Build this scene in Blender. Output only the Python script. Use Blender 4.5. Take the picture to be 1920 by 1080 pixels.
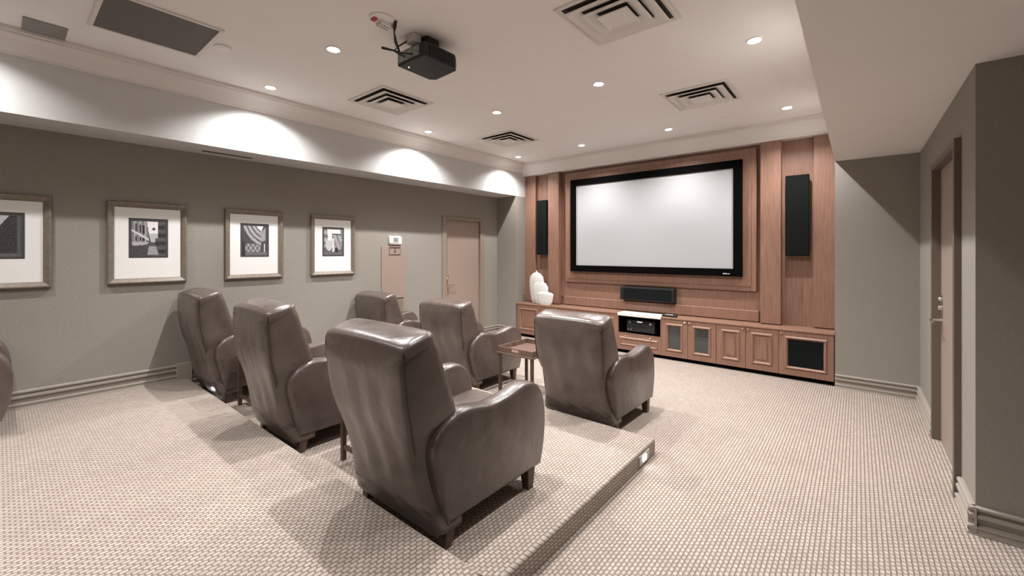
import bpy, bmesh, math, random
from mathutils import Vector
from math import sin, cos, pi, radians, sqrt
random.seed(5)
S = bpy.context.scene
C = S.collection
for o in list(bpy.data.objects):
    bpy.data.objects.remove(o, do_unlink=True)

# ------------------------------------------------------------------ camera, world, exposure, lights
cam_d = bpy.data.cameras.new('camera')
cam = bpy.data.objects.new('camera', cam_d)
C.objects.link(cam)
cam.location = (0, 0, 1.55)
cam.rotation_euler = (radians(90), 0, radians(39.34))
cam_d.sensor_fit = 'HORIZONTAL'
cam_d.sensor_width = 36
cam_d.lens = 36 * 790.3 / 1920
cam_d.shift_y = -67.7 / 1920
cam_d.clip_start = 0.02
S.camera = cam
S.view_settings.view_transform = 'Standard'
S.view_settings.look = 'None'
S.view_settings.gamma = 1
S.view_settings.use_curve_mapping = False
S.view_settings.exposure = 0.5
w = bpy.data.worlds.new('world')
S.world = w
w.use_nodes = True
w.node_tree.nodes['Background'].inputs[0].default_value = (1, .93, .88, 1)
w.node_tree.nodes['Background'].inputs[1].default_value = 0.05
SPOT_W = 82.0
SPILL_W = 62.0
COLS = [-4.545, -3.295, -1.963, -.621]
ROWS = [-2.28, -.27, 1.73, 3.735, 5.715]
SPOTS = []
ROW_W = {-2.28: .3, -.27: .42, 1.73: .85, 3.735: 1.05, 5.715: .66}
DIM = {(-.621, 1.73): .38, (-.621, -.27): .12}
for _y in ROWS:
    for _x in COLS:
        L = bpy.data.lights.new('downlight_beam', 'SPOT')
        L.energy = SPOT_W * ROW_W[_y] * DIM.get((_x, _y), 1)
        L.color = (1, .99, .97)
        L.spot_size = radians(106)
        L.spot_blend = .7
        L.shadow_soft_size = .012
        lo = bpy.data.objects.new('downlight_beam', L)
        C.objects.link(lo)
        L2 = bpy.data.lights.new('downlight_spill', 'SPOT')
        L2.energy = SPILL_W * ROW_W[_y] * DIM.get((_x, _y), 1)
        L2.color = (1, .99, .97)
        L2.spot_size = radians(136)
        L2.spot_blend = .5
        L2.shadow_soft_size = .015
        lo2 = bpy.data.objects.new('downlight_spill', L2)
        C.objects.link(lo2)
        SPOTS.append((_x, _y, lo, lo2))

# ------------------------------------------------------------------ room numbers
XL, XS, XW, XR, XE = -5.373, -4.905, -.2, .505, 2.4      # left wall, soffit/alcove edge, alcove right, right wall, far right
YF, YG, YB = 6.1, 3.43, -3.1
ZS, ZC = 2.59, 3.2
H1, H2 = .125, .25
XT, Y1, Y2 = -1.2, 3.19, 1.25

# ------------------------------------------------------------------ materials
def mat(name, col, rough=.6, metal=0, spec=.5):
    m = bpy.data.materials.new(name)
    m.use_nodes = True
    b = m.node_tree.nodes['Principled BSDF']
    b.inputs['Base Color'].default_value = (*col, 1)
    b.inputs['Roughness'].default_value = rough
    b.inputs['Metallic'].default_value = metal
    b.inputs['Specular IOR Level'].default_value = spec
    return m
def nodes(m):
    return m.node_tree.nodes, m.node_tree.links, m.node_tree.nodes['Principled BSDF']
def noisy(name, c1, c2, scale=20, rough=.6, bump=.0, dist=.002, stretch=(1, 1, 1), detail=4, bscale=None, metal=0, spec=.5, lo=.3, hi=.7):
    m = mat(name, c1, rough, metal, spec)
    N, L, B = nodes(m)
    tc = N.new('ShaderNodeTexCoord'); mp = N.new('ShaderNodeMapping')
    mp.inputs['Scale'].default_value = stretch
    L.new(tc.outputs['Object'], mp.inputs['Vector'])
    nz = N.new('ShaderNodeTexNoise'); nz.inputs['Scale'].default_value = scale; nz.inputs['Detail'].default_value = detail
    L.new(mp.outputs[0], nz.inputs['Vector'])
    cr = N.new('ShaderNodeValToRGB')
    cr.color_ramp.elements[0].position = lo; cr.color_ramp.elements[1].position = hi
    cr.color_ramp.elements[0].color = (*c1, 1); cr.color_ramp.elements[1].color = (*c2, 1)
    L.new(nz.outputs['Fac'], cr.inputs[0]); L.new(cr.outputs[0], B.inputs['Base Color'])
    if bump:
        n2 = nz
        if bscale:
            n2 = N.new('ShaderNodeTexNoise'); n2.inputs['Scale'].default_value = bscale; n2.inputs['Detail'].default_value = 3
            L.new(mp.outputs[0], n2.inputs['Vector'])
        bp = N.new('ShaderNodeBump'); bp.inputs['Strength'].default_value = bump; bp.inputs['Distance'].default_value = dist
        L.new(n2.outputs['Fac'], bp.inputs['Height']); L.new(bp.outputs[0], B.inputs['Normal'])
    return m
def emit(name, col, s):
    m = mat(name, (0, 0, 0), .5)
    b = m.node_tree.nodes['Principled BSDF']
    b.inputs['Emission Color'].default_value = (*col, 1)
    b.inputs['Emission Strength'].default_value = s
    return m
M = {}
M['fabric'] = noisy('wall_fabric', (.255, .232, .203), (.32, .293, .26), 160, .92, .35, .003, bscale=260, spec=.15)
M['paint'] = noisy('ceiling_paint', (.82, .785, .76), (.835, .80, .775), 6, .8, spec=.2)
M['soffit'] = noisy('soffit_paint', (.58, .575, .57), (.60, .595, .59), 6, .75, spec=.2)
M['crown'] = mat('crown_paint', (.72, .68, .65), .5)
M['base'] = mat('baseboard_paint', (.34, .30, .26), .45)
M['tan'] = noisy('tan_door_paint', (.30, .232, .192), (.32, .247, .203), 30, .5)
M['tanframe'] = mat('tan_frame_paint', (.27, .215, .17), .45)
M['black'] = mat('matte_black', (.003, .003, .003), .95, spec=.03)
M['blackfab'] = noisy('speaker_cloth', (.006, .007, .007), (.015, .017, .017), 400, .95, spec=.04)
M['graybox'] = noisy('charcoal_plastic', (.012, .014, .014), (.02, .022, .022), 50, .5, spec=.25)
M['screen'] = mat('screen_white', (.43, .435, .445), .9, spec=.1)
M['white'] = mat('white_plastic', (.75, .74, .72), .4)
M['mattboard'] = mat('white_mat_board', (.78, .77, .75), .9, spec=.1)
M['frame'] = noisy('champagne_frame', (.17, .14, .11), (.23, .19, .15), 30, .42, .2, .002, metal=.15)
M['metal'] = mat('brushed_metal', (.72, .68, .62), .22, 1)
M['brass'] = mat('polished_brass', (.85, .7, .5), .18, 1)
M['leg'] = noisy('walnut_leg', (.05, .028, .018), (.11, .065, .04), 20, .4, stretch=(1, 1, .2))
M['tray'] = noisy('walnut_tray', (.095, .055, .04), (.17, .105, .078), 14, .35, stretch=(6, 1, 1))
M['ceramic'] = mat('white_ceramic', (.72, .71, .68), .25)
M['grille'] = noisy('grey_grille', (.11, .10, .095), (.14, .13, .12), 300, .7)
M['lamp'] = emit('lamp_glow', (1, .95, .9), 30)
M['steplamp'] = emit('step_lamp_glow', (.9, .97, 1), 14)
M['darkgap'] = mat('dark_cavity', (.01, .01, .01), .9)
M['neck'] = mat('duct_shade_paint', (.035, .03, .027), .8)  # dark colour standing in for the shade up inside the duct
M['red'] = mat('red_plastic', (.35, .06, .05), .5)
M['cable'] = mat('black_cable', (.01, .01, .01), .5)
M['mirror'] = mat('bracket_metal', (.5, .5, .5), .3, .8)
M['stepglass'] = noisy('step_light_plate', (.35, .33, .3), (.5, .48, .45), 60, .3, .3, .003)

def wood():
    m = mat('cherry_wood', (.3, .15, .1), .45)
    N, L, B = nodes(m)
    tc = N.new('ShaderNodeTexCoord'); mp = N.new('ShaderNodeMapping')
    mp.inputs['Scale'].default_value = (16, 16, .9)
    L.new(tc.outputs['Object'], mp.inputs['Vector'])
    nz = N.new('ShaderNodeTexNoise'); nz.inputs['Scale'].default_value = 4; nz.inputs['Detail'].default_value = 6
    nz.inputs['Distortion'].default_value = .4
    L.new(mp.outputs[0], nz.inputs['Vector'])
    cr = N.new('ShaderNodeValToRGB')
    cr.color_ramp.elements[0].position = .25; cr.color_ramp.elements[1].position = .8
    cr.color_ramp.elements[0].color = (.205, .107, .073, 1); cr.color_ramp.elements[1].color = (.325, .182, .128, 1)
    L.new(nz.outputs['Fac'], cr.inputs[0]); L.new(cr.outputs[0], B.inputs['Base Color'])
    return m
M['wood'] = wood()

def leather():
    m = mat('brown_leather', (.05, .03, .025), .36)
    N, L, B = nodes(m)
    B.inputs['Coat Weight'].default_value = .3
    B.inputs['Coat Roughness'].default_value = .22
    tc = N.new('ShaderNodeTexCoord')
    n1 = N.new('ShaderNodeTexNoise'); n1.inputs['Scale'].default_value = 4; n1.inputs['Detail'].default_value = 2.5
    L.new(tc.outputs['Object'], n1.inputs['Vector'])
    cr = N.new('ShaderNodeValToRGB')
    cr.color_ramp.elements[0].position = .2; cr.color_ramp.elements[1].position = .85
    cr.color_ramp.elements[0].color = (.058, .040, .034, 1); cr.color_ramp.elements[1].color = (.135, .103, .09, 1)
    L.new(n1.outputs['Fac'], cr.inputs[0]); L.new(cr.outputs[0], B.inputs['Base Color'])
    mr = N.new('ShaderNodeMapRange'); mr.inputs['To Min'].default_value = .2; mr.inputs['To Max'].default_value = .42
    L.new(n1.outputs['Fac'], mr.inputs['Value']); L.new(mr.outputs[0], B.inputs['Roughness'])
    n2 = N.new('ShaderNodeTexNoise'); n2.inputs['Scale'].default_value = 9; n2.inputs['Detail'].default_value = 2; n2.inputs['Distortion'].default_value = .2
    L.new(tc.outputs['Object'], n2.inputs['Vector'])
    n3 = N.new('ShaderNodeTexNoise'); n3.inputs['Scale'].default_value = 220
    L.new(tc.outputs['Object'], n3.inputs['Vector'])
    ma = N.new('ShaderNodeMath'); ma.operation = 'MULTIPLY_ADD'; ma.inputs[1].default_value = .05
    L.new(n3.outputs['Fac'], ma.inputs[0]); L.new(n2.outputs['Fac'], ma.inputs[2])
    bp = N.new('ShaderNodeBump'); bp.inputs['Strength'].default_value = .5; bp.inputs['Distance'].default_value = .015
    L.new(ma.outputs[0], bp.inputs['Height']); L.new(bp.outputs[0], B.inputs['Normal'])
    return m
M['leather'] = leather()

def carpet():
    m = mat('woven_carpet', (.5, .4, .34), .95, spec=.1)
    N, L, B = nodes(m)
    g = N.new('ShaderNodeNewGeometry'); sx = N.new('ShaderNodeSeparateXYZ')
    L.new(g.outputs['Position'], sx.inputs[0])
    def add(a, b):
        n = N.new('ShaderNodeMath'); n.operation = 'ADD'; L.new(a, n.inputs[0]); L.new(b, n.inputs[1]); return n.outputs[0]
    cx = N.new('ShaderNodeCombineXYZ')
    L.new(add(sx.outputs['Y'], sx.outputs['Z']), cx.inputs['X'])
    L.new(add(sx.outputs['X'], sx.outputs['Z']), cx.inputs['Y'])
    nzw = N.new('ShaderNodeTexNoise'); nzw.inputs['Scale'].default_value = 60
    L.new(cx.outputs[0], nzw.inputs['Vector'])
    vm = N.new('ShaderNodeVectorMath'); vm.operation = 'MULTIPLY_ADD'
    vm.inputs[1].default_value = (.006, .006, 0)
    L.new(nzw.outputs['Color'], vm.inputs[0]); L.new(cx.outputs[0], vm.inputs[2])
    br = N.new('ShaderNodeTexBrick')
    br.offset = .5
    br.inputs['Scale'].default_value = 1
    br.inputs['Brick Width'].default_value = .034
    br.inputs['Row Height'].default_value = .0215
    br.inputs['Mortar Size'].default_value = .0042
    br.inputs['Mortar Smooth'].default_value = .5
    br.inputs['Color1'].default_value = (.50, .435, .383, 1)
    br.inputs['Color2'].default_value = (.42, .362, .318, 1)
    br.inputs['Mortar'].default_value = (.25, .19, .158, 1)
    L.new(vm.outputs[0], br.inputs['Vector'])
    nf = N.new('ShaderNodeTexNoise'); nf.inputs['Scale'].default_value = 700
    L.new(cx.outputs[0], nf.inputs['Vector'])
    nl = N.new('ShaderNodeTexNoise'); nl.inputs['Scale'].default_value = 3
    L.new(cx.outputs[0], nl.inputs['Vector'])
    r1 = N.new('ShaderNodeMapRange'); r1.inputs['To Min'].default_value = .8; r1.inputs['To Max'].default_value = 1.15
    L.new(nf.outputs['Fac'], r1.inputs['Value'])
    r2 = N.new('ShaderNodeMapRange'); r2.inputs['To Min'].default_value = .93; r2.inputs['To Max'].default_value = 1.07
    L.new(nl.outputs['Fac'], r2.inputs['Value'])
    mu = N.new('ShaderNodeMath'); mu.operation = 'MULTIPLY'; L.new(r1.outputs[0], mu.inputs[0]); L.new(r2.outputs[0], mu.inputs[1])
    vs = N.new('ShaderNodeVectorMath'); vs.operation = 'SCALE'
    L.new(br.outputs['Color'], vs.inputs[0]); L.new(mu.outputs[0], vs.inputs['Scale'])
    L.new(vs.outputs[0], B.inputs['Base Color'])
    iv = N.new('ShaderNodeMath'); iv.operation = 'SUBTRACT'; iv.inputs[0].default_value = 1; L.new(br.outputs['Fac'], iv.inputs[1])
    bp = N.new('ShaderNodeBump'); bp.inputs['Strength'].default_value = .8; bp.inputs['Distance'].default_value = .004
    L.new(iv.outputs[0], bp.inputs['Height']); L.new(bp.outputs[0], B.inputs['Normal'])
    return m
M['carpet'] = carpet()

def glass():
    m = mat('cabinet_glass', (.9, .92, .9), .03)
    b = m.node_tree.nodes['Principled BSDF']
    b.inputs['Transmission Weight'].default_value = .9
    b.inputs['Base Color'].default_value = (.45, .47, .46, 1)
    b.inputs['IOR'].default_value = 1.45
    return m
M['glass'] = glass()
def vcol():
    m = mat('printed_photo', (.5, .5, .5), .6)
    N, L, B = nodes(m)
    a = N.new('ShaderNodeVertexColor'); a.layer_name = 'tone'
    L.new(a.outputs['Color'], B.inputs['Base Color'])
    return m
M['print'] = vcol()

# ------------------------------------------------------------------ mesh helpers
def wloc(o):
    v = Vector((0, 0, 0))
    while o is not None:
        v += o.location; o = o.parent
    return v
class MB:
    def __init__(s):
        s.b = bmesh.new()
    def box(s, x0, x1, y0, y1, z0, z1, bev=0, seg=2):
        x0, x1 = sorted((x0, x1)); y0, y1 = sorted((y0, y1)); z0, z1 = sorted((z0, z1))
        vs = [s.b.verts.new((x, y, z)) for x in (x0, x1) for y in (y0, y1) for z in (z0, z1)]
        fs = []
        for q in ((0, 1, 3, 2), (4, 6, 7, 5), (0, 4, 5, 1), (2, 3, 7, 6), (0, 2, 6, 4), (1, 5, 7, 3)):
            fs.append(s.b.faces.new([vs[i] for i in q]))
        if bev:
            es = list({e for f in fs for e in f.edges})
            bmesh.ops.bevel(s.b, geom=es, offset=bev, segments=seg, profile=.5, affect='EDGES')
        return s
    def loft(s, rings, cap=True, closed=False):
        R = [[s.b.verts.new(p) for p in r] for r in rings]
        n = len(R[0])
        rng = range(len(R)) if closed else range(len(R) - 1)
        for i in rng:
            a, b = R[i], R[(i + 1) % len(R)]
            for j in range(n):
                k = (j + 1) % n
                try: s.b.faces.new((a[j], a[k], b[k], b[j]))
                except ValueError: pass
        if cap and not closed:
            s.b.faces.new(list(reversed(R[0]))); s.b.faces.new(R[-1])
        return s
    def lathe(s, prof, c=(0, 0, 0), n=24, axis='z', sx=1, sy=1, cap=True):
        rings = []
        for r, h in prof:
            ring = []
            for i in range(n):
                a = 2 * pi * i / n
                p = (r * cos(a) * sx, r * sin(a) * sy, h)
                if axis == 'x': p = (p[2], p[0], p[1])
                if axis == 'y': p = (p[0], p[2], p[1])
                ring.append((p[0] + c[0], p[1] + c[1], p[2] + c[2]))
            rings.append(ring)
        return s.loft(rings, cap)
    def tube(s, pts, r, n=8):
        pts = [Vector(p) for p in pts]
        rings = []
        up = Vector((0, 0, 1))
        for i, p in enumerate(pts):
            t = (pts[min(i + 1, len(pts) - 1)] - pts[max(i - 1, 0)]).normalized()
            a = t.cross(up)
            if a.length < .05: a = t.cross(Vector((1, 0, 0)))
            a.normalize(); b = t.cross(a)
            rr = r[i] if isinstance(r, (list, tuple)) else r
            rings.append([tuple(p + a * rr * cos(2 * pi * k / n) + b * rr * sin(2 * pi * k / n)) for k in range(n)])
        return s.loft(rings)
    def prism(s, poly, axis, a, b):
        def P(p, t):
            return {'x': (t, p[0], p[1]), 'y': (p[0], t, p[1]), 'z': (p[0], p[1], t)}[axis]
        return s.loft([[P(p, a) for p in poly], [P(p, b) for p in poly]])
    def build(s, name, m, parent=None, smooth=False, angle=40):
        bmesh.ops.recalc_face_normals(s.b, faces=s.b.faces)
        me = bpy.data.meshes.new(name)
        if parent is not None:
            off = wloc(parent)
            bmesh.ops.translate(s.b, verts=s.b.verts, vec=-off)
        s.b.to_mesh(me); s.b.free()
        me.materials.append(m)
        if smooth:
            for p in me.polygons: p.use_smooth = True
            try: me.set_sharp_from_angle(angle=radians(angle))
            except Exception: pass
        o = bpy.data.objects.new(name, me)
        C.objects.link(o)
        o.parent = parent
        return o
def tag(o, label=None, cat=None, group=None, kind=None):
    if label: o['label'] = label
    if cat: o['category'] = cat
    if group: o['group'] = group
    if kind: o['kind'] = kind
    return o
def empty(name, loc=(0, 0, 0)):
    o = bpy.data.objects.new(name, None)
    o.empty_display_size = .1
    C.objects.link(o); o.location = loc
    return o
def struct(name, mb, m, parent=None, smooth=False):
    o = mb.build(name, m, parent, smooth)
    if parent is None: o['kind'] = 'structure'
    return o
def copy_tree(o, parent=None):
    c = o.copy(); C.objects.link(c); c.parent = parent
    for ch in [x for x in bpy.data.objects if x.parent == o]:
        copy_tree(ch, c)
    return c
def rrect(cx, cy, hx, hy, r, n=5):
    pts = []
    r = min(r, hx * .98, hy * .98)
    for qx, qy, a0 in ((1, 1, 0), (-1, 1, 90), (-1, -1, 180), (1, -1, 270)):
        for i in range(n + 1):
            a = radians(a0 + 90 * i / n)
            pts.append((cx + qx * (hx - r) + r * cos(a), cy + qy * (hy - r) + r * sin(a)))
    return pts

# ------------------------------------------------------------------ room shell
struct('floor', MB().box(XL - .1, XE + .1, YB - .1, YF + .6, -.1, 0), M['carpet'])
def tier(name, x1, y1, z0, z1):
    # carpeted tier with a soft nosing along its front and right edges
    m = MB(); r = .022
    ins = [(0, 0)] + [(r - r * cos(a), r * sin(a)) for a in [radians(t) for t in (22, 45, 67, 90)]]
    rings = [[(XL, YB, z0), (x1, YB, z0), (x1, y1, z0), (XL, y1, z0)]]
    for i, dz in ins:
        z = z1 - r + dz
        rings.append([(XL, YB, z), (x1 - i, YB, z), (x1 - i, y1 - i, z), (XL, y1 - i, z)])
    m.loft(rings)
    return struct(name, m, M['carpet'], smooth=True)
tier('floor_middle_tier', XT, Y1, 0, H1)
tier('floor_upper_tier', XT + .02, Y2, H1 - .001, H2)

wl = MB()
DL0, DL1, DLZ = 4.76, 5.66, 2.14
wl.box(XL - .12, XL, YB, DL0, 0, ZC).box(XL - .12, XL, DL1, YF + .6, 0, ZC).box(XL - .12, XL, DL0, DL1, DLZ, ZC)
struct('wall_left', wl, M['fabric'])
struct('wall_front_left', MB().box(XL, XS, YF, YF + .5, 0, ZS), M['fabric'])
struct('wall_front_right', MB().box(XW, XR, YF, YF + .5, 0, ZS), M['fabric'])
struct('wall_front_back', MB().box(XL, XR, YF + .5, YF + .6, 0, ZC), M['fabric'])
DR0, DR1, DRZ = 3.83, 4.96, 2.27
wr = MB()
wr.box(XR, XR + .14, YG, DR0, 0, ZS).box(XR, XR + .14, DR1, YF + .5, 0, ZS).box(XR, XR + .14, DR0, DR1, DRZ, ZS)
struct('wall_right', wr, M['fabric'])
struct('wall_right_return', MB().box(XR + .14, XE, YG, YG + .1, 0, ZS), M['fabric'])
struct('wall_right_side', MB().box(XE, XE + .1, YB, YG + .1, 0, ZS), M['fabric'])
struct('wall_back', MB().box(XL - .12, XE + .1, YB - .1, YB, 0, ZC), M['fabric'])
struct('ceiling', MB().box(XL - .12, XE + .1, YB - .1, YF + .6, ZC, ZC + .1), M['paint'])
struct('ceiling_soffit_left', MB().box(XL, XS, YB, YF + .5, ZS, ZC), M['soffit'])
struct('ceiling_soffit_right', MB().box(XW, XE, YB, YF + .5, ZS, ZC), M['paint'])

# crown mouldings (profile swept along the left soffit and above the panelling)
CP = [(0, .0), (.014, .0), (.014, .022), (.026, .03), (.04, .045), (.058, .07), (.085, .1), (.11, .122), (.118, .13), (.118, .142), (.134, .148), (.134, .176)]
def crown_y(name, x, y0, y1, z0, sgn):
    poly = [(x + sgn * a, z0 + b) for a, b in CP] + [(x, z0 + .176)]
    return struct(name, MB().prism(poly, 'y', y0, y1), M['crown'])
crown_y('trim_1', XS, YB, 6.3, ZC - .176, 1)
def crown_x(name, y, x0, x1, z0):
    poly = [(y - a * 1.0, z0 + b * 1.25) for a, b in CP] + [(6.45, z0 + .22), (6.45, z0)]
    return struct(name, MB().prism(poly, 'x', x0, x1), M['crown'])
crown_x('trim_2', 6.325, XS, XW, ZC - .22)

# baseboards
BH = .15
BP = [(0, 0), (.036, 0), (.036, .006), (.03, .01), (.03, .03), (.036, .036), (.034, .044), (.008, .05), (.008, .084), (.03, .09), (.03, .106), (.008, .112), (.008, .126), (.026, .132), (.026, .144), (.014, .15), (0, .15)]
def bb(mb, axis, at, a, b, z, sgn):
    if axis == 'y':   # runs along y on wall x=at
        mb.prism([(at + sgn * p, z + q) for p, q in BP], 'y', a, b)
    else:
        mb.prism([(at + sgn * p, z + q) for p, q in BP], 'x', a, b)
m = MB()
bb(m, 'y', XL, YB, Y2 - .09, H2, 1)
m.box(XL, XL + .04, Y2 - .10, Y2 + .03, H1, H2 + BH + .012, .004)
bb(m, 'y', XL, Y2 + .03, Y1 - .02, H1, 1)
m.box(XL, XL + .04, Y1 - .06, Y1 + .04, 0, H1 + BH + .012, .004)
bb(m, 'y', XL, Y1 + .04, DL0 - .05, 0, 1)
bb(m, 'y', XL, DL1 + .05, YF, 0, 1)
struct('baseboard_left', m, M['base'])
m = MB(); bb(m, 'x', YF, XL, XS, 0, -1); struct('baseboard_front_left', m, M['base'])
m = MB(); bb(m, 'x', YF, XW, XR, 0, -1); struct('baseboard_front_right', m, M['base'])
m = MB(); bb(m, 'y', XR, YG - .034, DR0 - .03, 0, -1); bb(m, 'y', XR, DR1 + .03, YF, 0, -1); struct('baseboard_right', m, M['base'])
m = MB(); bb(m, 'x', YG, XR - .03, XE, 0, -1); struct('baseboard_right_return', m, M['base'])

# door 1, in the left wall
d = empty('door_1', (XL, (DL0 + DL1) / 2, 0)); d['kind'] = 'structure'
MB().box(XL - .075, XL - .03, DL0 + .04, DL1 - .04, .008, DLZ - .04).build('door_leaf', M['tan'], d)
f = MB()
f.box(XL - .11, XL + .018, DL0 - .05, DL0 + .04, 0, DLZ + .015, .004).box(XL - .11, XL + .018, DL1 - .04, DL1 + .05, 0, DLZ + .015, .004)
f.box(XL - .11, XL + .016, DL0 + .0405, DL1 - .0405, DLZ - .04, DLZ + .014, .004)
f.build('door_frame', M['tanframe'], d)
h = MB()
h.box(XL - .03, XL - .024, DL0 + .075, DL0 + .115, .84, 1.15, .002).tube([(XL - .028, DL0 + .095, .985), (XL + .02, DL0 + .095, .985), (XL + .022, DL0 + .13, .985), (XL + .022, DL0 + .21, .982)], .011)
h.lathe([(.016, 0), (.016, .012), (.008, .02)], (XL - .03, DL0 + .095, 1.09), 12, 'x')
h.build('door_handle', M['brass'], d, True)

# door 2, in the right wall
d = empty('door_2', (XR, (DR0 + DR1) / 2, 0)); d['kind'] = 'structure'
MB().box(XR + .025, XR + .07, DR0 + .05, DR1 - .05, .008, DRZ - .05).build('door_leaf', M['tan'], d)
f = MB()
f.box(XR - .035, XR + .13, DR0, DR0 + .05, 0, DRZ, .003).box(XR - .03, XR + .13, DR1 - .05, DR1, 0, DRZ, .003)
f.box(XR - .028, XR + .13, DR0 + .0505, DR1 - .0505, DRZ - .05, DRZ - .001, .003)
f.build('door_frame', mat('shaded_tan_frame_paint', (.13, .102, .08), .45), d)  # tan frame paint darkened so its colour carries the jamb's shade
h = MB(); hy = 4.82
h.box(XR + .02, XR + .026, hy - .025, hy + .025, .88, 1.2, .002)
h.tube([(XR + .024, hy, 1.0), (XR - .035, hy, 1.0), (XR - .045, hy - .03, 1.0), (XR - .045, hy - .12, .995)], .011)
h.lathe([(.02, 0), (.02, -.014), (.012, -.022)], (XR + .02, hy, 1.1), 14, 'x').lathe([(.016, 0), (.016, -.012), (.01, -.02)], (XR + .02, hy, 1.17), 14, 'x')
h.build('door_handle', M['metal'], d, True)

# ------------------------------------------------------------------ wood panelled screen wall
wp = empty('wood_panelled_wall', (-2.55, 6.6, 0))
tag(wp, 'cherry wood panelled wall with flat pilasters behind the projection screen', 'wall panelling')
ZW = ZC - .215
MB().box(XS + .001, XW - .001, 6.45, 6.6, 0, ZW).build('back_panel', M['wood'], wp)
def pil(x0, x1, y): MB().box(x0, x1, y, 6.45, .62, ZW, .004, 1).build('pilaster', M['wood'], wp)
pil(XS + .002, -4.66, 6.38); pil(-4.345, -4.115, 6.33); pil(-.985, -.755, 6.33); pil(-.42, XW - .002, 6.38)
c = MB()
c.box(-4.02, -1.04, 6.395, 6.45, 1.02, 2.94, .006, 1)
c.box(-3.96, -1.1, 6.385, 6.40, 1.08, 2.88, .006, 1)
c.build('screen_surround', M['wood'], wp)
MB().box(-4.05, -1.01, 6.40, 6.45, .62, .765, .008, 2).build('lower_rail', M['wood'], wp)
MB().box(-4.115, -.985, 6.43, 6.45, .76, 1.02).build('recess_panel', M['wood'], wp)

# projection screen
ps = empty('projection_screen', (-2.53, 6.385, 1.22))
tag(ps, 'large blank white projection screen in a wide black frame on the wood wall', 'projection screen')
sx0, sx1, sz0, sz1 = -3.87, -1.2, 1.215, 2.795
fw = .105
f = MB()
for a in ((sx0, sx1, sz0, sz0 + fw), (sx0, sx1, sz1 - fw, sz1), (sx0, sx0 + fw, sz0 + fw, sz1 - fw), (sx1 - fw, sx1, sz0 + fw, sz1 - fw)):
    f.box(a[0], a[1], 6.325, 6.385, a[2], a[3])
f.build('screen_frame', M['black'], ps)
MB().box(sx0 + fw - .01, sx1 - fw + .01, 6.345, 6.36, sz0 + fw - .01, sz1 - fw + .01).build('screen_surface', M['screen'], ps)
lg = MB()
for a, b, z0, z1 in ((0, .022, 0, .014), (.026, .042, .002, .014), (.046, .052, 0, .014), (.056, .066, 0, .005), (.07, .082, .002, .013)):
    lg.box(-1.43 + a, -1.43 + b, 6.322, 6.326, 1.245 + z0, 1.245 + z1)
lg.build('logo_mark', M['white'], ps)

# wall speakers
def wall_speaker(x0, x1, z0, z1, label, y=6.44):
    r = empty('wall_speaker', ((x0 + x1) / 2, y, (z0 + z1) / 2)); tag(r, label, 'speaker', 'tall speakers flanking the screen')
    MB().box(x0 + .01, x1 - .01, y - .05, y, z0 + .01, z1 - .01, .006).build('cabinet', M['graybox'], r)
    MB().box(x0, x1, y - .1, y - .05, z0, z1, .012, 3).build('grille', M['blackfab'], r)
wall_speaker(-4.61, -4.385, 1.5, 2.5, 'tall narrow black wall speaker to the left of the screen')
wall_speaker(-.71, -.46, 1.5, 2.515, 'tall narrow black wall speaker to the right of the screen')
cs = empty('centre_speaker', (-2.5, 6.43, .88)); tag(cs, 'long low black centre speaker mounted under the projection screen', 'speaker')
poly = [(6.43, .78), (6.32, .795), (6.3, .815), (6.3, .985), (6.33, .995), (6.43, .995)]
MB().prism(poly, 'x', -2.93, -2.09).build('cabinet', M['graybox'], cs)
MB().box(-2.87, -2.13, 6.288, 6.301, .81, .98, .006).build('grille', M['blackfab'], cs)

# ------------------------------------------------------------------ console cabinets
CY, CB = 6.1, 6.44        # front, back
KZ = .05
MB().box(XS + .01, XW - .01, CY + .03, CB, 0, KZ).build('toe_kick', M['black'])
tag(bpy.data.objects['toe_kick'], 'black recessed plinth running under the whole console', 'plinth')
wt = MB()
wt.box(XS + .003, -2.88, CY - .012, CB + .005, .585, .61, .005).box(-2.2, XW - .003, CY - .012, CB + .005, .585, .61, .005)
wt.box(-2.88, -2.2, 6.33, CB + .005, .585, .61)
tag(wt.build('worktop', M['wood']), 'long cherry wood top running along the low media console', 'worktop')
tag(MB().box(-2.878, -2.202, CY - .014, 6.329, .568, .613, .006).build('white_slab', M['white']), 'glossy white slab set in the console top above the receiver', 'slab')

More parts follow.
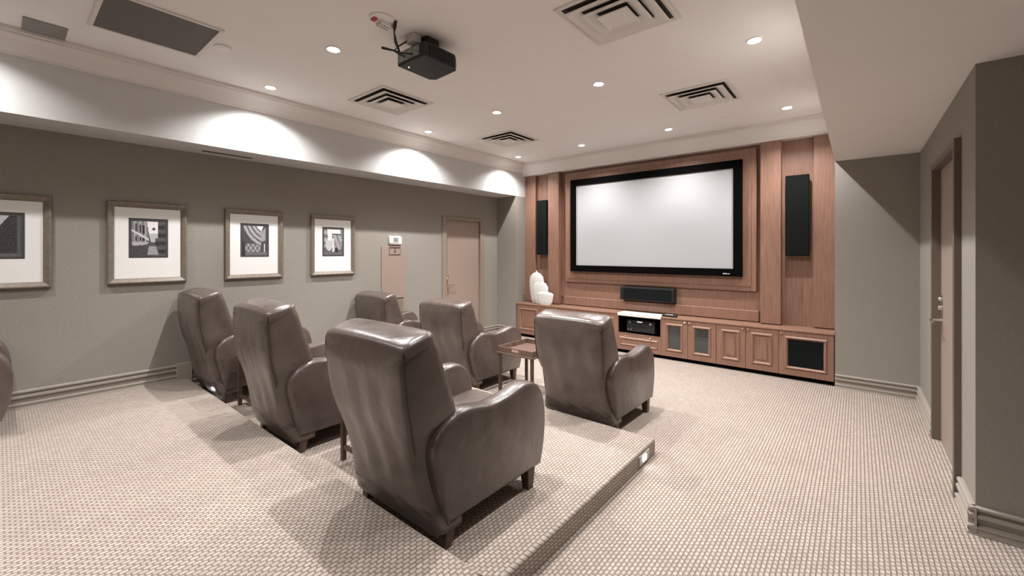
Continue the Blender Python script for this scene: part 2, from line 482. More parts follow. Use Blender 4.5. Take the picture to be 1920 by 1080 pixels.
def raised(mb, x0, x1, z0, z1, y, t=.022, inn=None):
    # mitred moulding ring proud of a door
    def ring(i, d): return [(x0 + i, y - d, z0 + i), (x1 - i, y - d, z0 + i), (x1 - i, y - d, z1 - i), (x0 + i, y - d, z1 - i)]
    mb.loft([ring(0, 0), ring(.012, .014), ring(.018, .018), ring(.023, .017), ring(.036, .003), ring(.040, -.004)], cap=False)
def cabinet_door(par, x0, x1, z0, z1, kind, knob=None):
    g = .003
    y = CY
    dr = MB()
    mx = .06 if kind != 'sub' else .06
    ix0, ix1, iz0, iz1 = x0 + mx, x1 - mx, z0 + .075, z1 - .055
    # stile and rail frame
    for a in ((x0 + g, ix0 + .03, z0 + g, z1 - g), (ix1 - .03, x1 - g, z0 + g, z1 - g), (ix0 + .03, ix1 - .03, z0 + g, iz0 + .03), (ix0 + .03, ix1 - .03, iz1 - .03, z1 - g)):
        dr.box(a[0], a[1], y, y + .02, a[2], a[3])
    raised(dr, ix0, ix1, iz0, iz1, y)
    if kind == 'panel':
        dr.box(ix0 + .03, ix1 - .03, y + .006, y + .018, iz0 + .03, iz1 - .03)
        dr.box(ix0 + .06, ix1 - .06, y - .002, y + .01, iz0 + .06, iz1 - .06, .007, 1)
    D = dr.build('door', M['wood'], par)
    if kind == 'glass':
        MB().box(ix0 + .025, ix1 - .025, y + .008, y + .012, iz0 + .025, iz1 - .025).build('glass_pane', M['glass'], D)
    if kind == 'sub':
        MB().box(ix0 + .028, ix1 - .028, y + .002, y + .012, iz0 + .028, iz1 - .028).build('speaker_cloth', M['blackfab'], D)
    if knob is not None:
        MB().lathe([(.005, .0), (.005, -.012), (.011, -.016), (.012, -.022), (.007, -.028), (.001, -.029)], (knob, y, z1 - .026), 12, 'y').build('knob', M['brass'], D, True)
def carcass(par, x0, x1, hollow=False):
    m = MB()
    if hollow:
        m.box(x0, x0 + .018, CY + .021, CB, KZ, .585).box(x1 - .018, x1, CY + .021, CB, KZ, .585)
        m.box(x0 + .018, x1 - .018, CY + .021, CB, KZ, KZ + .018).box(x0 + .018, x1 - .018, CB - .012, CB, KZ + .018, .585)
        m.box(x0 + .018, x1 - .018, CY + .05, CB - .012, .3, .315)
    else:
        m.box(x0, x1, CY + .021, CB, KZ, .585)
    m.build('body', M['wood'], par)
ZT = .583
def cab(x0, x1, label, group=None):
    r = empty('cabinet', ((x0 + x1) / 2, CY + .17, KZ)); tag(r, label, 'cabinet', group); return r
r = cab(-4.885, -4.345, 'single door wood cabinet at the far left end of the console'); carcass(r, -4.885, -4.345)
cabinet_door(r, -4.885, -4.345, KZ, ZT, 'panel', -4.375)
r = cab(-4.345, -3.605, 'two door wood panelled cabinet second from the left end'); carcass(r, -4.345, -3.605)
cabinet_door(r, -4.345, -3.98, KZ, ZT, 'panel', -4.014); cabinet_door(r, -3.98, -3.605, KZ, ZT, 'panel', -3.948)
def media_box(x0, x1, z0, z1, label, y0=CY + .08, blue=False):
    q = empty('media_player', ((x0 + x1) / 2, y0 + .1, z0)); tag(q, label, 'media player')
    MB().box(x0, x1, y0, y0 + .2, z0 + .006, z1, .003).build('case', M['graybox'], q)
    MB().box(x0 + .03, x1 - .08, y0 - .003, y0, z0 + .02, z1 - .012).build('faceplate', M['black'], q)
    MB().lathe([(.009, 0), (.009, -.004)], (x1 - .04, y0, (z0 + z1) / 2), 12, 'y').build('button', emit('blue_led', (.2, .25, 1), 3) if blue else M['metal'], q)
    for a in (x0 + .03, x1 - .03):
        for b in (y0 + .03, y0 + .17): MB().lathe([(.01, 0), (.01, .007)], (a, b, z0), 10).build('foot', M['black'], q)
r = cab(-3.605, -2.88, 'two door glass fronted cabinet left of the receiver bay'); carcass(r, -3.605, -2.88, True)
cabinet_door(r, -3.605, -3.26, KZ, ZT, 'glass', -3.29); cabinet_door(r, -3.26, -2.88, KZ, ZT, 'glass', -3.229)
# receiver bay
r = cab(-2.88, -2.2, 'open receiver bay above one wide drawer in the console middle')
bay = MB()
bay.box(-2.88, -2.868, CY, CB, KZ, .568).box(-2.212, -2.2, CY, CB, KZ, .568)
bay.box(-2.868, -2.212, CY, CB, .295, .31).box(-2.868, -2.212, CY + .021, CB, KZ, .06)
bay.box(-2.868, -2.212, CB - .012, CB, .06, .566)
bay.build('body', M['wood'], r)
bk = MB(); bk.box(-2.866, -2.86, CY + .012, CB - .014, .312, .566).box(-2.22, -2.214, CY + .012, CB - .014, .312, .566).box(-2.86, -2.22, CB - .02, CB - .014, .312, .566).box(-2.86, -2.22, CY + .012, CB - .02, .311, .314)
bk.build('black_lining', M['black'], r)
dw = MB()
dw.box(-2.866, -2.214, CY, CY + .02, KZ + .003, .29)
raised(dw, -2.845, -2.25, .115, .25, CY)
dw = dw.build('drawer', M['wood'], r)
for kx in (-2.74, -2.36):
    MB().lathe([(.005, .0), (.005, -.012), (.011, -.016), (.012, -.022), (.007, -.028), (.001, -.029)], (kx, CY, .272), 12, 'y').build('knob', M['brass'], dw, True)
rc = empty('av_receiver', (-2.54, CY + .2, .314)); tag(rc, 'black audio receiver with lit display and small knobs in the open bay', 'receiver')
MB().box(-2.77, -2.33, CY + .09, CY + .32, .325, .5, .004).build('case', M['graybox'], rc)
MB().box(-2.765, -2.335, CY + .083, CY + .09, .33, .497, .002).build('faceplate', mat('gloss_black', (.02, .02, .022), .15), rc)
MB().box(-2.66, -2.44, CY + .081, CY + .083, .395, .45).build('display', M['darkgap'], rc)
MB().box(-2.60, -2.52, CY + .079, CY + .083, .478, .488).build('status_light', emit('status_white', (.9, .95, 1), 1.2), rc)
for kx, kz, kr in ((-2.71, .47, .016), (-2.39, .465, .02), (-2.735, .36, .011), (-2.69, .362, .011)):
    MB().lathe([(kr, 0), (kr, -.012), (kr * .8, -.016)], (kx, CY + .083, kz), 16, 'y').build('knob', M['metal'], rc, True)
for a in (-2.73, -2.37):
    for b in (CY + .12, CY + .29): MB().lathe([(.016, 0), (.016, .012)], (a, b, .3145), 12).build('foot', M['black'], rc)
r = cab(-2.2, -1.465, 'two door glass fronted cabinet right of the receiver bay'); carcass(r, -2.2, -1.465, True)
cabinet_door(r, -2.2, -1.832, KZ, ZT, 'glass', -1.871); cabinet_door(r, -1.832, -1.465, KZ, ZT, 'glass', -1.809)
media_box(-2.14, -1.87, .315, .36, 'black media box on the upper shelf behind the right glass doors')
media_box(-2.13, -1.88, .44, .47, 'slim media box with blue light near the top behind glass', blue=True) if False else None
media_box(-2.13, -1.86, .068, .13, 'black media box on the floor of the right glass cabinet')
media_box(-1.8, -1.52, .068, .12, 'black media box behind the second right glass door')
r = cab(-1.465, -.753, 'two door wood panelled cabinet second from the right end'); carcass(r, -1.465, -.753)
cabinet_door(r, -1.465, -1.115, KZ, ZT, 'panel', -1.148); cabinet_door(r, -1.115, -.753, KZ, ZT, 'panel', -1.085)
r = cab(-.753, -.207, 'cabinet with black speaker cloth door at the right end'); carcass(r, -.753, -.207)
cabinet_door(r, -.753, -.207, KZ, ZT, 'sub', -.725)

# things on the console
rm = empty('media_remote', (-2.1, 6.2, .613)); tag(rm, 'small dark box lying on the right end of the white slab', 'remote control')
MB().box(-2.21, -2.0, 6.13, 6.22, .6135, .634, .006, 2).build('case', M['graybox'], rm)
MB().box(-2.17, -2.05, 6.145, 6.205, .634, .645, .004, 2).build('top_plate', M['mirror'], rm)

def vase(name, cx, cy, prof, label, ribs=8, sy=.75, stem=True):
    r = empty(name, (cx, cy, .61)); tag(r, label, 'vase', 'white ceramic vases on the console')
    rings = []
    n = 48
    for rr, h in prof:
        rings.append([(cx + rr * (1 + .05 * abs(cos(ribs * 2 * pi * i / n / 2)) - .03) * cos(2 * pi * i / n), cy + sy * rr * (1 + .05 * abs(cos(ribs * 2 * pi * i / n / 2)) - .03) * sin(2 * pi * i / n), .611 + h) for i in range(n)])
    MB().loft(rings).build('body', M['ceramic'], r, True, 60)
    if stem:
        t = prof[-1][1]
        MB().lathe([(.022, 0), (.014, .012), (.012, .03), (.018, .036), (.005, .04)], (cx, cy, .611 + t - .005), 14).build('neck', M['ceramic'], r, True)
vase('vase', -4.545, 6.255, [(.08, 0), (.10, .01), (.13, .12), (.155, .28), (.16, .4), (.145, .48), (.10, .53), (.05, .56), (.022, .565)], 'tallest white ribbed vase, at the back left of three', 8, .28)
vase('vase', -4.41, 6.185, [(.08, 0), (.11, .01), (.145, .1), (.17, .22), (.165, .31), (.12, .375), (.06, .40), (.022, .405)], 'middle height white ribbed vase standing between two others', 8, .17)
vase('vase', -4.265, 6.125, [(.10, 0), (.125, .01), (.15, .08), (.17, .17), (.17, .195), (.14, .22), (.06, .235), (.022, .24)], 'lowest and widest white vase, at the front right of three', 8, .17)

# ------------------------------------------------------------------ framed pictures on the left wall
def tone_fn(k):
    def inpoly(u, v, P):
        c = False; n = len(P)
        for i in range(n):
            a, b = P[i], P[(i + 1) % n]
            if (a[1] > v) != (b[1] > v) and u < (b[0] - a[0]) * (v - a[1]) / (b[1] - a[1]) + a[0]: c = not c
        return c
    def f(u, v):      # u right, v up
        if u < .07 or u > .93 or v < .05 or v > .93: return .045
        n = random.uniform(-.02, .02)
        if k == 1:
            g = .03
            if inpoly(u, v, [(.07, .93), (.72, .93), (.56, .72), (.5, .6), (.47, .1), (.07, .1)]): g = .42 if v > .55 else .25
            if u > .86: g = .08
            if v < .12: g = .1
        elif k == 2:
            g = .07
            if inpoly(u, v, [(.07, .93), (.45, .93), (.5, .42), (.07, .33)]):
                g = .25 + .1 * sin(u * 50)
                if abs(v - (.68 - (u - .1) * .55)) < .025: g = .6
                for a in (.16, .26, .34):
                    if a < u < a + .045 and (.72 - u * .3 < v < .9 - u * .2 or .42 < v < .58 - u * .2): g = .015
            if inpoly(u, v, [(.07, .4), (.5, .4), (.45, .34), (.1, .3)]): g = .4
            if inpoly(u, v, [(.45, .93), (.75, .93), (.72, .4), (.55, .4), (.5, .6)]): g = .75 if v > .62 else .45
            if u > .74 or (u > .66 and v < .5): g = .045 + .04 * sin(v * 30)
            if inpoly(u, v, [(.5, .3), (.68, .3), (.76, .07), (.46, .07)]): g = .3
            if abs(u - .63) < .035 and .7 < v < .76: g = .02
            if v < .3 and u < .46: g = .05
        elif k == 3:
            g = .06
            r_ = sqrt((u - 1.0) ** 2 + (v - 1.25) ** 2)
            if .55 < r_ < .98 and u < .72: g = .35 if int(r_ * 22) % 3 else .07
            if r_ <= .55 and u < .7: g = .8
            if inpoly(u, v, [(.68, .93), (.8, .93), (.72, .75)]): g = .75
            if inpoly(u, v, [(.7, .7), (.88, .9), (.88, .5), (.72, .45)]): g = .3
            if r_ >= .98 and v < .4 and u < .7: g = .22 + .15 * sin(u * 40) * sin(v * 30)
            if v < .15: g = .13
            if .82 < u < .86 and .15 < v < .4: g = .6
            if u < .16 and v < .45: g = .02
        else:
            g = .1
            if v > .55: g = .75
            if inpoly(u, v, [(.07, .93), (.22, .93), (.25, .6), (.3, .38), (.07, .3)]): g = .25 + .15 * sin(v * 25)
            if sqrt((u - .3) ** 2 + ((v - .45) * .6) ** 2) < .16 and v < .55: g = .5
            if inpoly(u, v, [(.42, .72), (.86, .74), (.9, .25), (.45, .2)]): g = .28 + .1 * sin(u * 30 + v * 14)
            if abs(v - .76) < .02 and .42 < u < .86: g = .03
            if .44 < u < .54 and .15 < v < .62: g = .6
            if inpoly(u, v, [(.82, .93), (.93, .93), (.93, .4), (.86, .7)]): g = .2
            if .58 < u < .72 and v < .3: g = .02
            if v < .13: g = .12
        return max(.01, g + n)
    return f
def picture(yc, label, k):
    z0, z1 = 1.245, 2.025
    hw = .3
    r = empty('framed_picture', (XL, yc, (z0 + z1) / 2)); tag(r, label, 'picture', 'framed black and white prints on the left wall')
    prof = [(0, .004), (0, .03), (.006, .038), (.016, .04), (.028, .034), (.04, .028), (.05, .018), (.052, .012)]
    rings = []
    for i, d_ in prof:
        rings.append([(XL + d_, yc - hw + i, z0 + i), (XL + d_, yc + hw - i, z0 + i), (XL + d_, yc + hw - i, z1 - i), (XL + d_, yc - hw + i, z1 - i)])
    MB().loft(rings, cap=False).build('frame', M['frame'], r)
    MB().box(XL + .002, XL + .013, yc - hw + .045, yc + hw - .045, z0 + .045, z1 - .045).build('mat_board', M['mattboard'], r)
    # print: a fine grid of toned cells
    pz0, pz1, ph = 1.493, 1.875, .148
    n1, n2 = 56, 68
    me = bpy.data.meshes.new('print')
    vs = []; fs = []
    for j in range(n2 + 1):
        for i in range(n1 + 1):
            vs.append((.0145, -ph + 2 * ph * i / n1, pz0 + (pz1 - pz0) * j / n2 - (z0 + z1) / 2))
    for j in range(n2):
        for i in range(n1):
            a = j * (n1 + 1) + i
            fs.append((a, a + 1, a + n1 + 2, a + n1 + 1))
    me.from_pydata(vs, [], fs)
    ca = me.color_attributes.new('tone', 'FLOAT_COLOR', 'CORNER')
    fn = tone_fn(k)
    li = 0
    for j in range(n2):
        for i in range(n1):
            g = fn((i + .5) / n1, (j + .5) / n2)
            for q in range(4):
                ca.data[li].color = (g, g * .97, g * 1.0, 1); li += 1
    me.materials.append(M['print'])
    o = bpy.data.objects.new('print', me); C.objects.link(o); o.parent = r
picture(-.005, 'framed print cut off by the left edge of the photo, dark building against sky', 1)
picture(.937, 'framed canal street print, second picture from the left', 2)
picture(1.875, 'framed print of a curving street, third picture from the left', 3)
picture(2.813, 'framed print of arches, picture nearest the thermostat', 4)

# strobe, sign and access panel on the left wall
th = empty('wall_alarm', (XL, 3.776, 1.73)); tag(th, 'small white wall device with a grey square, above the access panel', 'alarm')
MB().box(XL + .001, XL + .03, 3.665, 3.887, 1.663, 1.797, .025, 3).build('housing', M['white'], th, True)
MB().box(XL + .028, XL + .034, 3.735, 3.817, 1.70, 1.765, .004).build('lens', mat('grey_lens', (.25, .25, .25), .3), th)
ap = empty('access_panel', (XL, 3.757, .6)); tag(ap, 'tall narrow tan access panel with louvres near its foot', 'panel')
MB().box(XL + .001, XL + .012, 3.545, 3.97, .56, 1.632, .003).build('panel_door', M['tan'], ap)
lv = MB()
for i in range(9): lv.box(XL + .012, XL + .02, 3.6, 3.92, .62 + i * .025, .632 + i * .025)
lv.build('louvre', M['tan'], ap)
MB().box(XL + .012, XL + .016, 3.6, 3.93, .845, .858).build('slot', M['darkgap'], ap)
sg = empty('wall_plaque', (XL, 3.77, 1.57)); tag(sg, 'small brown plaque with a down arrow at the top of the access panel', 'sign')
MB().box(XL + .013, XL + .019, 3.668, 3.872, 1.505, 1.632, .003).build('plate', M['tan'], sg)
dk = mat('brown_marking', (.1, .06, .045), .6)
p = MB(); p.box(XL + .019, XL + .021, 3.675, 3.865, 1.6, 1.626).box(XL + .019, XL + .021, 3.764, 3.776, 1.54, 1.6)
p.prism([(3.75, 1.56), (3.79, 1.56), (3.77, 1.53)], 'x', XL + .019, XL + .021)
for a in ((3.672, 3.868, 1.51, 1.515), (3.672, 3.677, 1.51, 1.6), (3.863, 3.868, 1.51, 1.6)): p.box(XL + .019, XL + .021, *a)
p.build('arrow_marking', dk, sg)

# ------------------------------------------------------------------ ceiling things
cn = ['far left', 'left centre', 'right centre', 'far right']
rn = ['the rear row', 'the row behind the camera', 'the row above the second chair row', 'the row above the front chairs', 'the row beside the panelled wall']
for x, y, lo, lo2 in SPOTS:
    i, j = COLS.index(x), ROWS.index(y)
    r = empty('recessed_downlight', (x, y, ZC)); tag(r, 'lit round ceiling downlight, %s one in %s' % (cn[i], rn[j]), 'ceiling light', 'round downlights in the ceiling')
    MB().lathe([(.058, 0), (.058, -.006), (.05, -.009), (.042, -.004), (.042, -.001)], (x, y, ZC), 28, cap=False).build('trim_ring', M['white'], r, True)
    MB().lathe([(.042, -.0015), (.03, -.008), (.005, -.01)], (x, y, ZC), 24).build('lamp', M['lamp'], r, True)
    lo.parent = r; lo.location = (0, 0, -.03)
    lo2.parent = r; lo2.location = (0, 0, -.035)

def diffuser(xc, yc, label):
    r = empty('air_diffuser', (xc, yc, ZC)); tag(r, label, 'air vent', 'square ceiling air diffusers')
    def ringm(name, prof, m):
        rings = [[(xc - h_, yc - h_, ZC + z_), (xc + h_, yc - h_, ZC + z_), (xc + h_, yc + h_, ZC + z_), (xc - h_, yc + h_, ZC + z_)] for h_, z_ in prof]
        MB().loft(rings, cap=False).build(name, m, r)
    ringm('outer_frame', [(.325, -.001), (.322, -.012), (.305, -.016), (.285, -.006)], M['crown'])
    ringm('vane', [(.268, -.028), (.262, -.036), (.185, -.008), (.19, -.004)], M['crown'])
    ringm('vane', [(.188, -.034), (.182, -.042), (.108, -.01), (.114, -.006)], M['crown'])
    rings = [[(xc + a * h_, yc + b * h_, ZC + z_) for a, b in ((-1, -1), (1, -1), (1, 1), (-1, 1))] for h_, z_ in ((.112, -.040), (.108, -.046), (.05, -.03), (.049, -.03))]
    MB().loft(rings).build('core', M['crown'], r)
    MB().box(xc - .29, xc + .29, yc - .29, yc + .29, ZC - .004, ZC - .0005).build('neck_shade_plate', M['neck'], r)  # flat plate, coloured dark as the shade inside an open neck
diffuser(-3.955, 2.735, 'square white air diffuser left of and beyond the projector')
diffuser(-3.94, 4.72, 'square white air diffuser nearest the left corner of the screen wall')
diffuser(-1.28, 4.72, 'square white air diffuser at the far right of the ceiling')
diffuser(-1.28, 2.72, 'square white air diffuser cut by the top of the photo')

gr = empty('return_grille', (-3.98, .74, ZC)); tag(gr, 'large dark grey rectangular return grille in the ceiling', 'air vent')
MB().box(-4.275, -3.66, .435, 1.045, ZC - .01, ZC - .001).build('grille_panel', M['grille'], gr)
f = MB()
for a in ((-4.30, -3.64, .41, .435), (-4.30, -3.64, 1.045, 1.07), (-4.30, -4.275, .435, 1.045), (-3.66, -3.64, .435, 1.045)): f.box(*a, ZC - .014, ZC)
f.build('grille_frame', M['crown'], gr)
g2 = empty('ceiling_speaker_panel', (-4.64, .22, ZC)); tag(g2, 'small grey rectangular panel at the ceiling edge near the soffit', 'panel')
MB().box(-4.775, -4.51, .11, .33, ZC - .008, ZC - .001).build('grille_panel', noisy('light_grille', (.22, .21, .2), (.27, .26, .25), 300, .8), g2)
tag(MB().lathe([(.06, 0), (.058, -.012), (.04, -.016), (.002, -.017)], (-3.95, 1.15, ZC), 24).build('sprinkler_cover', M['white'], None, True), 'small round white cover beside the large grey ceiling grille', 'sprinkler cover')
tag(MB().lathe([(.05, 0), (.048, -.008), (.03, -.01), (.002, -.011)], (-1.29, 5.68, ZC), 24).build('sprinkler_cover', M['paint'], None, True), 'small round cover in the ceiling near the screen wall', 'sprinkler cover')
sv = empty('slot_vent', (-5.2, 1.56, ZS)); tag(sv, 'narrow dark slot vent under the white left soffit', 'air vent')
MB().box(-5.225, -5.18, 1.33, 1.79, ZS - .004, ZS - .0005).build('slot', mat('slot_brown', (.09, .075, .06), .8), sv)
sm = empty('ceiling_alarm', (-2.6, 1.72, ZC)); tag(sm, 'round white ceiling alarm with a red mark beside the projector', 'alarm')
MB().lathe([(.085, 0), (.085, -.012), (.07, -.02), (.002, -.02)], (-2.6, 1.72, ZC), 32).build('base_plate', M['paint'], sm, True)
MB().box(-2.63, -2.585, 1.65, 1.68, ZC - .034, ZC - .019, .003).build('red_mark', M['red'], sm)
p = MB()
for q in range(3): p.box(-2.645 + q * .03, -2.63 + q * .03, 1.70, 1.78, ZC - .05, ZC - .019, .003)
p.build('lens_fin', M['white'], sm)
MB().box(-2.64, -2.58, 1.775, 1.80, ZC - .055, ZC - .019, .006).build('lens', M['crown'], sm)

# projector
pj = empty('projector', (-2.61, 2.155, 2.996)); tag(pj, 'black ceiling mounted projector hanging over the second chair row', 'projector')
px0, px1, py0, py1, pz0, pz1 = -2.775, -2.454, 1.98, 2.33, 2.996, 3.105
poly = [(px0, py0), (px1, py0), (px1 + .005, py1 - .05), (px1 - .03, py1 - .005), (px0 + .03, py1 + .01), (px0 - .01, py1 - .03)]
def ins(P, k):
    cx = sum(p[0] for p in P) / len(P); cy = sum(p[1] for p in P) / len(P)
    return [(cx + (a - cx) * k, cy + (b - cy) * k) for a, b in P]
MB().loft([[(a, b, z_) for a, b in ins(poly, k)] for k, z_ in ((.97, pz0), (1, pz0 + .008), (1, pz1 - .01), (.96, pz1))]).build('body', M['graybox'], pj)
MB().lathe([(.045, 0), (.045, .02), (.038, .024), (.034, .012), (.002, .012)], (-2.54, py1 - .012, 3.05), 24, 'y').build('lens', mat('lens_glass', (.01, .01, .015), .05), pj, True)
MB().box(px0 + .012, px1 - .06, py0 - .004, py0 + .002, pz0 + .02, pz1 - .015, .001).build('connector_panel', noisy('connector_grey', (.12, .14, .14), (.3, .34, .33), 60, .5), pj)
v = MB()
for q in range(7): v.box(px1 + .0, px1 + .006, py0 + .05 + q * .03, py0 + .065 + q * .03, pz0 + .02, pz1 - .02)
v.build('side_vent', M['darkgap'], pj)
MB().lathe([(.004, 0), (.004, -.003)], (px0 + .06, py0 + .06, pz0), 10).build('indicator_light', emit('indicator', (1, 1, 1), 6), pj)
mt = MB(); mt.box(-2.65, -2.53, 2.07, 2.19, 3.105, ZC, .008).box(-2.70, -2.50, 2.03, 2.25, 3.1055, 3.116)
mt.build('ceiling_mount', M['graybox'], pj, True)
MB().box(-2.665, -2.565, 1.965, 2.045, 3.135, 3.2, .01).build('outlet_box', mat('outlet_grey', (.45, .42, .4), .5), pj)
cb = MB()
cb.tube([(-2.68, py0 - .005, 3.045), (-2.69, 1.93, 3.05), (-2.73, 1.91, 3.08), (-2.71, 1.94, 3.12), (-2.64, 1.97, 3.15)], .006)
cb.tube([(-2.58, py0 - .005, 3.035), (-2.63, 1.92, 3.035), (-2.69, 1.88, 3.06), (-2.757, 1.825, 3.08)], [.006, .006, .007, .011])
cb.tube([(-2.66, 1.91, 3.055), (-2.62, 1.85, 3.09), (-2.58, 1.81, 3.13), (-2.56, 1.80, 3.165), (-2.55, 1.80, 3.199)], [.008, .012, .005, .014, .012])
cb.build('cable', M['cable'], pj, True)

# ------------------------------------------------------------------ recliner chairs
def interp(tab, t):
    for i in range(len(tab) - 1):
        a, b = tab[i], tab[i + 1]
        if a[0] <= t <= b[0]:
            k = (t - a[0]) / (b[0] - a[0])
            k2 = k * k * (3 - 2 * k) if False else k
            return [a[j] + (b[j] - a[j]) * k2 for j in range(1, len(a))]
    return list(tab[-1][1:]) if t > tab[-1][0] else list(tab[0][1:])
def smoothtab(tab, t):
    # Catmull-Rom through the table
    n = len(tab)
    for i in range(n - 1):
        if tab[i][0] <= t <= tab[i + 1][0]:
            k = (t - tab[i][0]) / (tab[i + 1][0] - tab[i][0])
            p0, p1, p2, p3 = tab[max(i - 1, 0)], tab[i], tab[i + 1], tab[min(i + 2, n - 1)]
            return [.5 * (2 * p1[j] + (p2[j] - p0[j]) * k + (2 * p0[j] - 5 * p1[j] + 4 * p2[j] - p3[j]) * k * k + (3 * p1[j] - p0[j] - 3 * p2[j] + p3[j]) * k ** 3) for j in range(1, len(p1))]
    return list(tab[-1][1:])
def offset_poly(P, d):
    n = len(P); out = []
    for i in range(n):
        a = Vector(P[i - 1]); b = Vector(P[i]); c = Vector(P[(i + 1) % n])
        e1 = (b - a).normalized(); e2 = (c - b).normalized()
        nn = Vector((-(e1.y + e2.y), e1.x + e2.x))
        if nn.length < 1e-6: nn = Vector((-e1.y, e1.x))
        nn.normalize()
        out.append((b.x + nn.x * d, b.y + nn.y * d))
    return out
def spline(P, n, closed=True):
    out = []; m = len(P)
    for i in range(m if closed else m - 1):
        p0, p1, p2, p3 = P[(i - 1) % m], P[i], P[(i + 1) % m], P[(i + 2) % m]
        if not closed:
            p0 = P[max(i - 1, 0)]; p3 = P[min(i + 2, m - 1)]
        for q in range(n):
            k = q / n
            out.append(tuple(.5 * (2 * p1[j] + (p2[j] - p0[j]) * k + (2 * p0[j] - 5 * p1[j] + 4 * p2[j] - p3[j]) * k * k + (3 * p1[j] - p0[j] - 3 * p2[j] + p3[j]) * k ** 3) for j in range(2)))
    return out
AX0, AX1 = .262, .368      # arm inner / outer
def make_chair(up=0.0, lean=0.0):
    # up: extra backrest height of the more upright chairs; lean: extra backward lean at the top
    r = empty('recliner_chair')
    # backrest: z, rear y, front y, half width
    T = [(.09, .035, .2, .368), (.2, .0, .2, .34), (.3, -.025, .21, .314), (.4, -.045, .215, .308), (.5, -.07, .21, .322), (.6, -.102, .19, .35), (.7, -.12, .153, .353), (.8, -.13, .112, .355), (.9, -.135, .076, .355), (.955, -.133, .055, .350)]
    T = [(z + up * max(0, (z - .3) / .655), a - lean * max(0, (z - .3) / .655), b - lean * max(0, (z - .3) / .655), c) for z, a, b, c in T]
    ZTOP = T[-1][0]
    rings = []
    N = 9
    def sec(z, yr, yf, hx, ins_=0, tilt=0.0, fold=1.0):
        cy = (yr + yf) / 2; hy = (yf - yr) / 2 - ins_
        pts = rrect(0, cy, hx - ins_, hy, .04, N - 5)
        # densify rear and front faces
        out = []
        m = len(pts)
        for i in range(m):
            a, b = pts[i], pts[(i + 1) % m]
            out.append(a)
            L_ = sqrt((a[0] - b[0]) ** 2 + (a[1] - b[1]) ** 2)
            if L_ > .12:
                k_ = 14 if abs(a[0] - b[0]) > abs(a[1] - b[1]) else 4
                for q in range(1, k_):
                    out.append((a[0] + (b[0] - a[0]) * q / k_, a[1] + (b[1] - a[1]) * q / k_))
        res = []
        for x, y in out:
            yy = y
            rear = max(0, min(1, (cy - y) / max(hy, .01)))
            edge = max(0, 1 - (abs(x) / max(hx, .01)) ** 4)
            if y < cy:
                amp = .007 * fold * max(0, min(1, (z - .15) / .2)) * max(0, min(1, (.9 - z) / .15))
                yy += rear * edge * (amp * sin(x * 34 + z * 3) - .012 * max(0, min(1, (.98 - z) / .1)))
                zz = z - .012 * rear * (abs(x) / hx) ** 3 * (1 if z > .85 else 0)
            else:
                yy += .02 * edge * ((y - cy) / max(hy, .01))
                zz = z
            res.append((x, yy, zz + tilt * (y - yr)))
        return res
    zs = [.09 + (ZTOP - .09) * i / 30 for i in range(31)]
    for z in zs:
        yr, yf, hx = smoothtab(T, z)
        rings.append(sec(z, yr, yf, hx, 0, .2 * max(0, (z - .6) / .355)))
    yr, yf, hx = smoothtab(T, ZTOP)
    rings.insert(0, sec(.082, .035, .2, .368, .012))
    for dz, i_ in ((.01, .002), (.018, .007), (.024, .016), (.028, .03), (.031, .05)):
        rings.append(sec(ZTOP + dz, yr, yf, hx, i_, .2, 0))
    b = MB().loft(rings).build('backrest', M['leather'], r, True, 75)
    # piping round the rear panel and over the top
    pi_ = MB()
    for sg_ in (-1, 1):
        pts = []
        for z in [.5 + (ZTOP - .005 - .5) * i / 14 for i in range(15)]:
            yr, yf, hx = smoothtab(T, z)
            pts.append((sg_ * (hx - .0105), yr + .0105, z - .01))
        pi_.tube(pts, .0035, 6)
    yr, yf, hx = smoothtab(T, ZTOP)
    pi_.tube([(x * hx, yr + .004 + .008 * (1 if abs(x) > .94 else 0), ZTOP - .003 - .012 * abs(x) ** 3) for x in [-.965 + 1.93 * i / 16 for i in range(17)]], .003, 6)
    pi_.build('piping', mat('dark_seam', (.02, .012, .01), .5) if 'dark_seam' not in bpy.data.materials else bpy.data.materials['dark_seam'], b, True)
    # arms
    P = [(.08, .12), (.05, .24), (.025, .36), (.006, .46), (.014, .53), (.07, .6), (.16, .64), (.26, .637), (.4, .615), (.54, .625), (.66, .648), (.76, .645), (.84, .595), (.885, .51), (.9, .38), (.885, .24), (.85, .12)]
    out = []
    sp = spline(P, 6, False) + [P[-1]]
    for sg_ in (-1, 1):
        rings = []
        for u_, i_ in ((0, .026), (.005, .013), (.014, .004), (.028, 0), (.082, 0), (.096, .004), (.105, .013), (.11, .026)):
            Q = offset_poly(list(reversed(sp)), i_)
            Q = [(a, max(b_, .12)) for a, b_ in Q]
            rings.append([(sg_ * (AX0 + u_), a, b_) for a, b_ in Q])
        a_ = MB().loft(rings).build('armrest', M['leather'], r, True, 60)
    # seat
    rings = []
    for z, i_ in ((.30, .012), (.31, 0), (.40, 0), (.43, .008), (.445, .025), (.452, .06)):
        rings.append([(x, y, z + (.02 * max(0, 1 - (x / .26) ** 2) if z > .41 else 0) + .03 * (y - .55)) for x, y in rrect(0, .57, .262 - i_, .30 - i_, .05, 6)])
    MB().loft(rings).build('seat', M['leather'], r, True, 60)
    # footrest panel and base
    rings = []
    for z, i_ in ((.12, .015), (.13, 0), (.27, 0), (.295, .015)):
        rings.append([(x, y, z) for x, y in rrect(0, .52, .262 - i_, .345 - i_, .03, 5)])
    MB().loft(rings).build('footrest', M['leather'], r, True, 60)
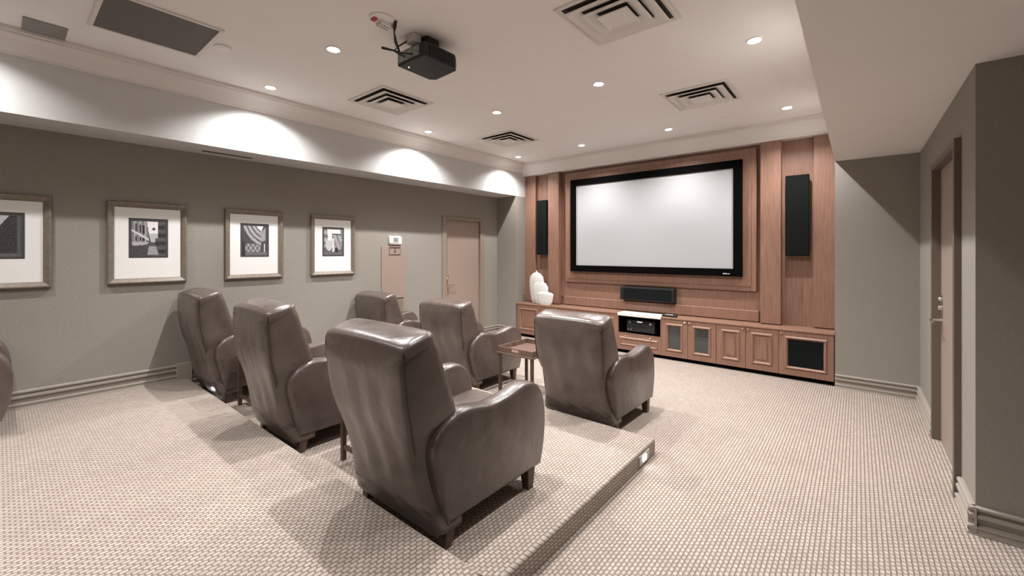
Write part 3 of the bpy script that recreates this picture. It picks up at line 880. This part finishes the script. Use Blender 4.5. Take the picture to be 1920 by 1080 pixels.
    for sx_ in (-1, 1):
        for ly, lean in ((.115, -.02), (.755, .0)):
            cx_ = sx_ * .33
            top = [(cx_ - .033, ly - .033, .125), (cx_ + .033, ly - .033, .125), (cx_ + .033, ly + .033, .125), (cx_ - .033, ly + .033, .125)]
            c2 = cx_ + sx_ * .004
            bot = [(c2 - .022, ly - .022 + lean, 0), (c2 + .022, ly - .022 + lean, 0), (c2 + .022, ly + .022 + lean, 0), (c2 - .022, ly + .022 + lean, 0)]
            MB().loft([bot, top]).build('leg', M['leg'], r)
    return r
chair = make_chair(.038, .03)
chair_low = make_chair(0, .01)
chair_up = make_chair(.045, -.003)
CH = [
    (-1.875, 1.275, H1, 0, 'brown leather recliner nearest the camera, in the second row', 0),
    (-3.40, 1.275, H1, -1.0, 'brown leather recliner in the middle of the second row', 2),
    (-4.955, 1.275, H1, 0, 'brown leather recliner against the left wall in the second row', 2),
    (-1.935, 3.235, 0, -1, 'brown leather recliner at the right end of the front row', 1),
    (-3.585, 3.235, 0, 0, 'brown leather recliner in the middle of the front row', 1),
    (-4.975, 3.235, 0, 0, 'brown leather recliner in the front row beside the left wall', 1),
    (-4.955, -.83, H2, 0, 'dark recliner cut off at the far left edge of the photo', 2),
]
used = set()
for x, y, z, a, lab, low in CH:
    src = (chair, chair_low, chair_up)[low]
    o = copy_tree(src) if low in used else src
    used.add(low)
    o.location = (x, y, z); o.rotation_euler = (0, 0, radians(a))
    tag(o, lab, 'recliner chair', 'brown leather theatre recliners')

# side tables with trays
def make_table(brace):
    r = empty('side_table')
    hx, hy = .235, .255
    MB().box(-hx - .012, hx + .012, -hy - .012, hy + .012, .452, .472, .004).build('table_top', M['tray'], r)
    for a in (-1, 1):
        for b in (-1, 1):
            MB().box(a * (hx - .02) - .015, a * (hx - .02) + .015, b * (hy - .02) - .015, b * (hy - .02) + .015, 0, .452, .002, 1).build('leg', M['leg'], r)
    if brace:
        for b in (-1, 1):
            MB().box(-hx + .035, hx - .035, b * (hy - .02) - .01, b * (hy - .02) + .01, .08, .105).build('stretcher', M['leg'], r)
    t = MB(); t.box(-hx, hx, -hy, hy, .473, .483)
    tr = t.build('tray', M['tray'], r)
    w_ = MB()
    def rail(z0, z1, x0, x1, y0, y1): w_.box(x0, x1, y0, y1, z0, z1, .002, 1)
    for b in (-1, 1):
        y0, y1 = sorted((b * hy, b * (hy - .014)))
        w_.box(-hx, -.05, y0, y1, .483, .53).box(.05, hx, y0, y1, .483, .53).box(-.05, .05, y0, y1, .483, .491).box(-.05, .05, y0, y1, .52, .53)
    for a in (-1, 1):
        x0, x1 = sorted((a * hx, a * (hx - .014)))
        w_.box(x0, x1, -hy + .014, hy - .014, .483, .53)
    w_.build('rim', M['tray'], tr)
    return r
tb = {0: make_table(False), 1: make_table(True)}
TB = [(-2.79, 3.70, 0, 'dark wood tray table between the middle and right front chairs'),
      (-4.23, 3.72, 0, 'dark wood tray table between the left and middle front chairs'),
      (-4.235, 1.665, H1, 'dark wood tray table between the left and middle second row chairs'),
      (-2.515, 1.74, H1, 'dark wood tray table just left of the nearest recliner')]
for i, (x, y, z, lab) in enumerate(TB):
    src = tb[1 if z else 0]
    o = src if i in (0, 2) else copy_tree(src)
    o.location = (x, y, z)
    tag(o, lab, 'side table', 'dark wood tray tables between the chairs')

# step lights
def step_light(loc, axis, label):
    r = empty('step_light', loc); tag(r, label, 'step light', 'step lights in the risers')
    x, y, z = loc
    if axis == 'x':
        MB().box(x, x + .008, y - .09, y + .09, z - .035, z + .035, .003).build('cover_plate', M['stepglass'], r)
        MB().box(x + .006, x + .012, y - .03, y + .03, z - .02, z + .02, .002).build('lens', M['steplamp'], r)
    else:
        MB().box(x - .09, x + .09, y, y + .008, z - .035, z + .035, .003).build('cover_plate', M['stepglass'], r)
        MB().box(x - .03, x + .03, y + .006, y + .012, z - .02, z + .02, .002).build('lens', M['steplamp'], r)
step_light((XT, 2.97, .06), 'x', 'glowing step light at the front end of the right riser')
step_light((-4.85, Y2 , .19), 'y', 'glowing step light in the riser behind the left second row chair')
